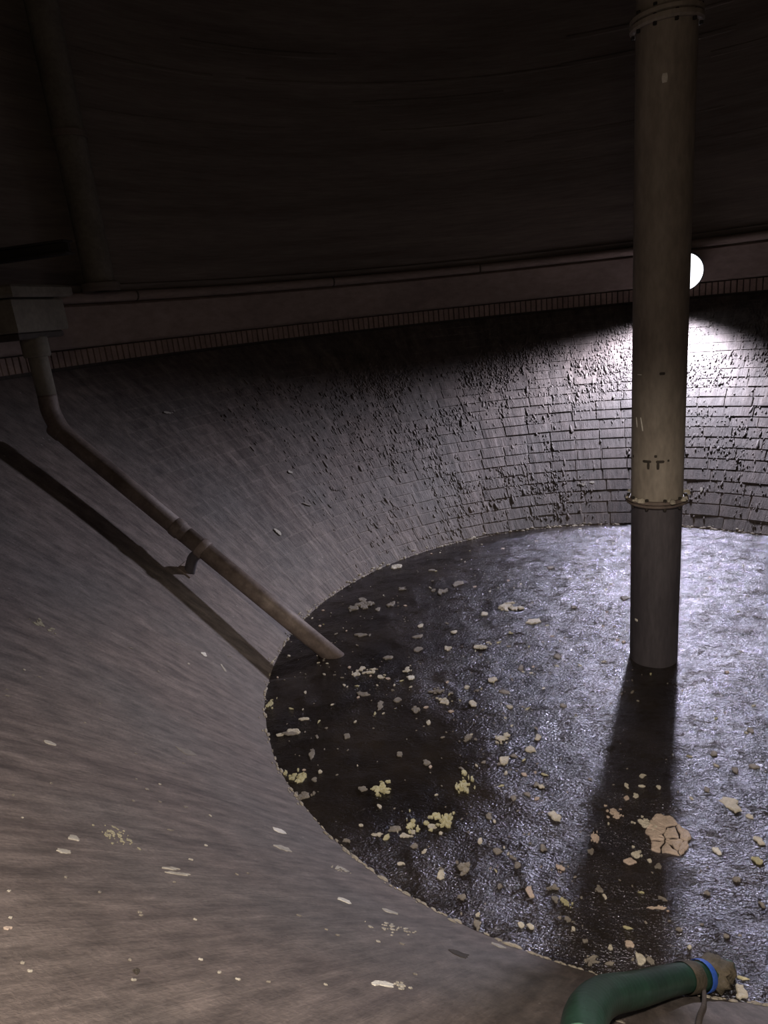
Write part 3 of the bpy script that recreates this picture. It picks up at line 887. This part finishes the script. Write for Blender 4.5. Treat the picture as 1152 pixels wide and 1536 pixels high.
def flake(x, y, w, h, col, frags, label, group=None, name='scum_flake'):
    p, rz, kx, ky = frame_at(x, y)
    ww, ll = w * kx, h * ky
    th = min(0.009, 0.0035 + 0.03 * min(ww, ll)); zz = sludge_h(p.x, p.y)[0] + 0.004
    if frags <= 1:
        o = bpy.data.objects.new(name, slab_mesh(name, ww, ll, th, MATS[col], 7, 0.3, RND, 2)); C.objects.link(o)
        o.location = (p.x, p.y, zz); o.rotation_euler = (RND.gauss(0, 0.02), RND.gauss(0, 0.02), rz + RND.uniform(-0.15, 0.15))
        tag(o, label, 'scum', group); return o
    root = thing('scum_raft', label, 'scum', (p.x, p.y, zz), group); root.rotation_euler = (0, 0, rz)
    if frags == 9:
        pcs = cracked(ww * 1.08, ll * 1.08, 9, (0.86, 0.95))
    else:
        pcs = []
        for k in range(round(frags * 2.6)):
            f = (0.62, 0.46)[k] if k < 2 else 0.10 + 0.26 * RND.random() ** 2
            q = (RND.gauss(0, 0.08) if k < 1 else RND.gauss(0, 0.27), RND.gauss(0, 0.08) if k < 1 else RND.gauss(0, 0.27))
            a1 = RND.uniform(0.7, 1.3)
            pcs.append([(q[0] * ww + p_[0], q[1] * ll + p_[1]) for p_ in jag_loop(outline(ww * f * a1, ll * f / a1, 6, 0.3), RND, 0.28, 2 if f > 0.3 else 1)])
    for k, pts in enumerate(pcs):
        fo = bpy.data.objects.new('fragment', plate_mesh('fragment', pts, th * RND.uniform(0.6, 1.1), MATS[col])); C.objects.link(fo)
        fo.parent = root; fo.location = (0, 0, 0.0004 * k)
    return root
SH = 'in the shadow of the upright pipe'
FL = [
 # x, y, w, h, colour, fragments, label
 (1000,1252,62,56,'p',9,'largest raft of cracked pink-beige scum, at the right edge of the pipe shadow'),
 (966,1236,26,14,'c',6,'cluster of pale crumbs touching the left of the largest pink raft'),
 (922,1221,26,14,'p',5,'brownish scum cluster in the pipe shadow above-left of the largest raft'),
 (891,1257,20,17,'p',4,'pinkish scum patch on the left edge of the pipe shadow'),
 (945,1292,16,14,'p',1,'squarish pink flake in the pipe shadow below the largest raft'),
 (957,1283,16,16,'c',4,'thin pale crumbs just right of the squarish pink flake'),
 (1096,1208,26,24,'c',1,'cream triangular flake in the glare far right of the upright pipe'),
 (833,1227,18,16,'c',1,'single rounded cream flake left of the pipe shadow'),
 (841,1303,14,16,'p',3,'small pink and cream pair left of the lower pipe shadow'),
 (850,1356,17,16,'y',2,'pale yellow bent flake at the left foot of the pipe shadow'),
 (853,1382,20,9,'d',2,'flat dull flake below the pale yellow bent flake'),
 (795,1340,13,17,'p',1,'upright pink flake in dark sludge above the near bank'),
 (990,1362,25,9,'p',2,'long orange-beige flake at the right edge of the lower pipe shadow'),
 (943,1416,15,14,'p',1,'notched pink flake above the green hose'),
 (960,1440,16,20,'c',1,'cream flake closest above the green hose'),
 (975,1441,12,12,'d',1,'dull brown flake beside the cream one above the hose'),
 (888,1441,24,14,'d',4,'faint grey scum patch at the near bank left of the hose'),
 (1111,1487,20,24,'c',1,'cream leaf-like flake at the near bank right of the hose end'),
 (1075,1277,15,11,'w',1,'white flake in the glare right of the largest pink raft'),
 (1135,1292,16,9,'y',1,'yellowish flake near the right picture edge'),
 (1138,1261,13,11,'c',1,'pale flake just above the yellowish one at the right edge'),
 (695,1178,23,29,'y',7,'tall yellowish crumb cluster in the middle of the left sludge'),
 (668,1232,34,22,'y',8,'wide yellow crumbly raft below the tall yellowish cluster'),
 (648,1241,15,7,'c',1,'thin cream flake off the left end of the wide yellow raft'),
 (618,1238,19,21,'y',4,'bright yellow lump left of the wide yellow raft'),
 (608,1252,26,13,'c',3,'cream slab under the bright yellow lump'),
 (593,1243,21,10,'d',1,'greyish flat flake left of the bright yellow lump'),
 (565,1252,19,9,'c',2,'cream pair of flakes nearest the near bank left of the yellow lump'),
 (580,1256,9,9,'y',1,'small round yellow flake under the greyish flat flake'),
 (622,1270,11,9,'d',1,'small grey flake below the cream slab'),
 (661,1314,13,13,'c',1,'round cream flake between yellow raft and near bank'),
 (693,1302,26,19,'d',4,'dull triangular scum patch right of the round cream flake'),
 (795,1126,18,9,'c',1,'oval cream flake in mid sludge left of the pipe shadow'),
 (757,1142,18,15,'c',1,'rounded cream flake below-left of the oval one in mid sludge'),
 (753,1109,20,17,'c',4,'crumbly cream raft above the rounded flake in mid sludge'),
 (701,1110,20,12,'d',4,'dull grey crumbs left of the crumbly cream raft'),
 (572,1184,30,15,'y',8,'speckled yellowish crumbs in the dark left sludge'),
 (448,1168,28,19,'y',7,'brownish yellow scum patch against the left bank'),
 (452,1195,26,18,'d',6,'greyish scum patch below the brownish yellow one at the bank'),
 (542,908,36,14,'d',6,'long dull raft near the back left edge of the sludge'),
 (589,905,18,10,'d',3,'small grey raft right of the long dull raft'),
 (593,851,16,6,'c',1,'cream flake lying at the back left waterline'),
 (662,889,24,9,'d',3,'flat beige-grey raft in the back left sludge'),
 (603,884,16,7,'d',2,'thin grey flake left of the flat beige-grey raft'),
 (686,876,16,8,'d',1,'thin dull flake right above the flat beige-grey raft'),
 (759,911,32,12,'c',5,'wide cream raft in the back sludge left of the upright pipe'),
 (802,932,26,12,'c',1,'single cream slab between the wide cream raft and the upright pipe'),
 (721,972,26,10,'c',4,'cream streaky raft in mid sludge level with the pipe foot'),
 (671,974,14,8,'c',3,'small cream crumbs left of the streaky raft'),
 (534,1012,19,13,'c',2,'cream lump leading a row of flakes right of the drain pipe foot'),
 (554,1009,22,9,'c',2,'second flake in the row right of the drain pipe foot'),
 (571,1016,20,7,'c',2,'third flake in the row right of the drain pipe foot'),
 (610,1006,20,8,'c',2,'thin cream flake at the right end of the row by the drain pipe foot'),
 (616,1019,13,6,'w',1,'bright white chip below the right end of the row of flakes'),
 (667,1052,24,10,'c',4,'pale streaky raft in the middle of the left sludge'),
 (659,1037,20,8,'d',3,'thin grey raft just above the pale streaky raft'),
 (624,1066,15,13,'d',3,'grey crumb cluster left below the pale streaky raft'),
 (442,1098,20,11,'c',1,'cream flake near the leftmost bank of the sludge'),
 (455,1079,16,4,'c',1,'thin pale sliver above the leftmost cream flake'),
 (421,1103,12,4,'c',1,'short sliver between the leftmost cream flake and the bank'),
 (408,1056,14,12,'y',3,'yellowish crust lump on the leftmost waterline'),
 (937,898,22,7,'d',2,'flat grey flake touching the upright pipe on its left'),
 (833,1335,18,10,'d',4,'faint crumbs between the pink flake and the pale yellow bent flake'),
]
for t in FL: flake(*t)
# middling flakes and a few glints that nothing tells apart within their part of the pool
MID = [
 (974,1290,6,6,'c'),(860,1395,7,7,'c'),(796,1389,10,8,'c'),(782,1388,9,8,'c'),(907,1345,6,8,'c'),(916,1422,7,8,'c'),(878,1413,8,8,'d'),(914,1446,15,6,'d'),
 (1143,1357,8,8,'d'),(1035,1421,7,6,'c'),(964,1164,9,6,'c'),(940,1179,6,8,'c'),(954,1195,10,7,'c'),(962,1179,9,4,'c'),(988,1182,7,5,'c'),(1103,1155,13,9,'d'),
 (661,1250,7,6,'c'),(602,1296,13,5,'c'),(807,1106,11,8,'c'),(544,1184,13,8,'d'),(472,1171,8,7,'d'),(432,1102,22,5,'d'),(749,1331,9,9,'d'),(747,1278,14,9,'d'),
 (715,1387,13,16,'d'),(717,1373,6,6,'c'),(693,1347,12,10,'d'),(815,1272,11,9,'d'),(542,1238,7,5,'c'),(520,1262,12,6,'d'),(480,1158,7,5,'c'),(567,915,8,5,'d'),  # one dull entry is a sludge glint given a flake's colour
 (627,974,15,7,'d'),(582,987,15,6,'d'),(627,956,13,6,'d'),(709,1057,13,8,'c'),(700,1030,9,6,'c'),(544,1042,17,8,'d'),(596,1051,11,8,'d'),(570,1058,10,12,'d'),
 (643,1085,9,6,'c'),(740,1019,13,8,'c'),(757,1038,17,6,'d'),(539,953,20,5,'d'),(648,856,11,4,'d'),(469,1131,7,14,'d'),(726,922,12,6,'c'),(631,939,9,5,'c'),
 (681,950,8,5,'c'),(826,852,10,4,'d'),(861,911,10,5,'d'),(1130,1150,14,9,'d'),(1070,1130,10,8,'d'),(1126,1098,12,7,'d'),(1060,1185,11,8,'d'),(1125,1225,10,8,'c'),  # a glint on the sludge is also modelled here as a dull flake
 (1105,1320,11,8,'d'),(1060,1340,10,7,'d'),(1018,1395,9,7,'d'),(1090,1405,8,7,'d'),(764,1061,9,6,'c'),(781,1003,10,5,'d'),(836,985,12,6,'d'),(845,1060,10,7,'d'),
 (812,1180,10,7,'c'),(770,1200,9,8,'d'),(733,1224,12,8,'d'),(720,1262,10,7,'c'),(776,1300,10,9,'d'),(640,1145,11,8,'d'),(600,1132,9,7,'d'),(520,1105,10,7,'d'),
]
def core(label):
    """the noun phrase a label opens with"""
    out = []
    for w_ in label.split():
        if w_.rstrip(',') in ('at', 'touching', 'in', 'on', 'below', 'just', 'left', 'above', 'closest', 'beside', 'near', 'off', 'under', 'nearest', 'between', 'right', 'against', 'lying', 'leading', 'level', 'floating'): break
        out.append(w_.rstrip(','))
        if w_.endswith(','): break
    return ' '.join(out)
def mid_label(x, y, col):
    best = sorted(FL, key=lambda t: math.hypot(t[0] - x, (t[1] - y) * 1.3))
    for t in best:
        c_ = core(t[6])
        if sum(1 for u_ in FL if core(u_[6]) == c_) == 1: break
    dx, dy = x - t[0], y - t[1]
    d = ('right of' if dx > 0 else 'left of') if abs(dx) > abs(dy) else ('below' if dy > 0 else 'above')
    far = math.hypot(dx, dy) > 45
    return 'small %s flake %s%s the %s' % (COLN[col], 'well ' if far else 'just ', d, c_)
labs = [mid_label(x, y, col) for (x, y, w, h, col) in MID]
for (x, y, w, h, col), lb in zip(MID, labs):
    flake(x, y, w, h, col, 1, lb, 'small scum flakes on the sludge')
# specks: individual up to the limit, the rest as stuff
speck_mesh = [slab_mesh('scum_speck', 1, RND.uniform(0.4, 0.9), 0.3, m_, 6, 0.3) for m_ in (M_CREAM, M_DULL, M_CREAM, M_PINK, M_DULL, M_YELLOW)]
done = 0
while done < 200:
    a_ = RND.uniform(0, 2 * PI); r_ = RP * 0.98 * math.sqrt(RND.random())
    x, y = CX + r_ * math.cos(a_), CY + r_ * math.sin(a_)
    if math.hypot(x - PX, y - PY) < PR + 0.05: continue
    px, py, _ = project(Vector((x, y, 0)))
    if not (395 < px < W and py < H): continue
    if RND.random() > 0.45 + 0.9 * noise.noise(Vector((x * 0.9, y * 0.9, 9))): continue
    o = bpy.data.objects.new('scum_speck', RND.choice(speck_mesh)); C.objects.link(o)
    k = RND.uniform(0.018, 0.045); o.scale = (k, k, 0.014); o.location = (x, y, sludge_h(x, y)[0] + 0.003); o.rotation_euler = (0, 0, RND.uniform(0, 6))
    tag(o, 'tiny pale speck of scum scattered on the black sludge', 'scum', 'tiny scum specks on the sludge'); done += 1
V, Fc = [], []
for k in range(1500):
    a_ = RND.uniform(0, 2 * PI); r_ = RP * 0.99 * math.sqrt(RND.random())
    x, y = CX + r_ * math.cos(a_), CY + r_ * math.sin(a_)
    if math.hypot(x - PX, y - PY) < PR + 0.03: continue
    if RND.random() > 0.5 + 0.9 * noise.noise(Vector((x * 0.9, y * 0.9, 9))): continue
    t = RND.uniform(0, 6); s_ = RND.uniform(0.005, 0.012)
    lump(Vector((x, y, sludge_h(x, y)[0] + 0.001)), Vector((math.cos(t), math.sin(t), 0)), Vector((-math.sin(t), math.cos(t), 0)), ZV, s_, s_ * 0.6, 0.004, 5)
tag(add_mesh('scum_grit', V, Fc, M_DULL), 'fine pale grit sprinkled over the sludge', 'scum', kind='stuff')

# ------------------------------------------------------------------ dried flakes and scrapes on the slope
def chip(x, y, w, h, col, frags, label, group=None, ang=None, name='dried_flake'):
    p = at_bowl(x, y); a_, r_ = polar(p); e, u, nrm = bowl_frame(a_, r_)
    q1_, q2_ = at_bowl(x + w / 2, y), at_bowl(x - w / 2, y)
    ax = (q1_ - q2_); ww = max(0.01, ax.length * 0.9); ax = (ax - nrm * ax.dot(nrm)).normalized(); ay = nrm.cross(ax)
    ll = max(0.008, (at_bowl(x, y - h / 2) - at_bowl(x, y + h / 2)).length * 0.9)
    if ang: ax, ay = ax * math.cos(ang) + ay * math.sin(ang), ay * math.cos(ang) - ax * math.sin(ang)
    mw = Matrix(((ax.x, ay.x, nrm.x, 0), (ax.y, ay.y, nrm.y, 0), (ax.z, ay.z, nrm.z, 0), (0, 0, 0, 1)))
    mw.translation = bowl_pt(a_, r_, 0.001 if math.degrees(a_) < 0 or math.degrees(a_) > 150 else 0.012)
    mat = CHIPM.get(col, M_STAIN)
    if frags <= 1:
        o = bpy.data.objects.new(name, slab_mesh(name, ww, ll, 0.0025, mat, 8, 0.28)); C.objects.link(o); o.matrix_world = mw
        return tag(o, label, 'flake', group)
    root = bpy.data.objects.new('dried_patch', None); C.objects.link(root); root.matrix_world = mw; root.empty_display_size = 0.05
    tag(root, label, 'flake', group)
    for k in range(round(frags * 2.4)):
        sc = (0.25 + 1.3 * RND.random() ** 2) * (0.62 / math.sqrt(frags)) * (0.6 if frags > 10 else 0.85)
        fo = bpy.data.objects.new('fragment', slab_mesh('fragment', ww * sc, ll * sc, 0.002, mat, 6, 0.3)); C.objects.link(fo)
        fo.parent = root; fo.location = (max(-1, min(1, RND.gauss(0, 0.42))) * ww / 2, max(-1, min(1, RND.gauss(0, 0.42))) * ll / 2, RND.uniform(0, 0.001))
    return root
CH_ = [
 (572,1476,30,9,'w',1,'brightest white scrape on the near slope at the bottom of the picture',-0.25),
 (600,1479,30,8,'c',6,'pale crumbs trailing right of the brightest white scrape',None),
 (268,1311,40,5,'c',1,'long pale dash on the left foreground slope',-0.2),
 (254,1303,24,3,'c',1,'short pale dash just above the long one on the left foreground slope',-0.2),
 (110,1257,15,9,'c',1,'upper of two pale chips on the far left foreground slope',-0.4),
 (96,1277,19,7,'c',1,'lower of two pale chips on the far left foreground slope',-0.25),
 (178,1256,46,30,'y',26,'speckled yellowish patch on the left foreground slope',None),
 (281,1128,32,8,'d',1,'greenish-grey streak on the slope left of the sludge',-0.4),
 (74,1114,15,6,'c',1,'lone pale chip high on the left foreground slope',-0.4),
 (419,1246,13,6,'w',1,'white chip on the slope close to the left near bank',-0.5),
 (426,1273,20,6,'c',1,'pale chip below the white one close to the left near bank',-0.3),
 (508,1304,32,7,'c',7,'row of pale crumbs on the slope beside the near bank',None),
 (516,1351,13,6,'w',1,'oval white chip on the slope below the row of crumbs',-0.3),
 (586,1368,13,4,'c',1,'thin pale chip on the slope right of the oval white one',-0.4),
 (590,1394,60,13,'c',12,'scatter of pale dots along the slope above the brightest white scrape',None),
 (690,1431,20,9,'k',1,'dark stain spot on the near slope right of the pale dots',None),
 (206,1458,22,12,'k',5,'dark crumbly spot at the bottom left of the slope',None),
 (749,1419,12,4,'c',1,'pale chip on the slope above the near bank centre',None),
 (12,1393,16,4,'p',1,'pinkish chip at the left picture edge of the slope',None),
 (57,935,18,18,'y',9,'pale crumbly patch on the left slope below the drain pipe',None),
 (78,946,16,8,'y',5,'fainter crumbs right of the pale crumbly patch on the left slope',None),
 (257,619,18,9,'c',2,'pale smear high on the wall above the drain pipe',None),
 (415,798,6,12,'c',1,'pale chip on the wall above the drain pipe foot',0.5),
 (435,709,10,4,'c',1,'small light chip on the wall high above the drain pipe foot',-0.3),
 (306,981,7,6,'w',1,'white chip between drain pipe and its shadow',None),
 (335,1002,4,12,'c',1,'upright pale sliver left of the drain pipe shadow end',None),
 (460,757,18,3,'d',1,'thin light scratch on the wall right of the drain pipe',-0.3),
 (873,727,13,12,'c',4,'pale deposit on the bricks left of the upright pipe flange',None),
 (888,724,10,4,'c',1,'thin pale deposit beside the one left of the pipe flange',None),
 (1052,735,5,9,'c',1,'pale chip on the bricks right of the upright pipe flange',None),
 (920,1530,20,8,'d',2,'grey chips on the bank under the hose',None),
 (955,1500,16,7,'c',2,'pale crumbs on the bank right under the hose bend',None),
]
for (x, y, w, h, col, fr, lb, an) in CH_: chip(x, y, w, h, col, fr, lb, None, an)
for k in range(70):
    x = RND.uniform(5, 640); y = RND.uniform(960, 1500)
    p = at_bowl(x, y); a_, r_ = polar(p)
    if r_ < RP + 0.06: continue
    chip(x, y, RND.uniform(2.5, 7), RND.uniform(1.2, 2.4), RND.choice('ccddd'), 1, 'tiny pale fleck stuck on the coated foreground slope', 'tiny flecks on the slope', -0.3)
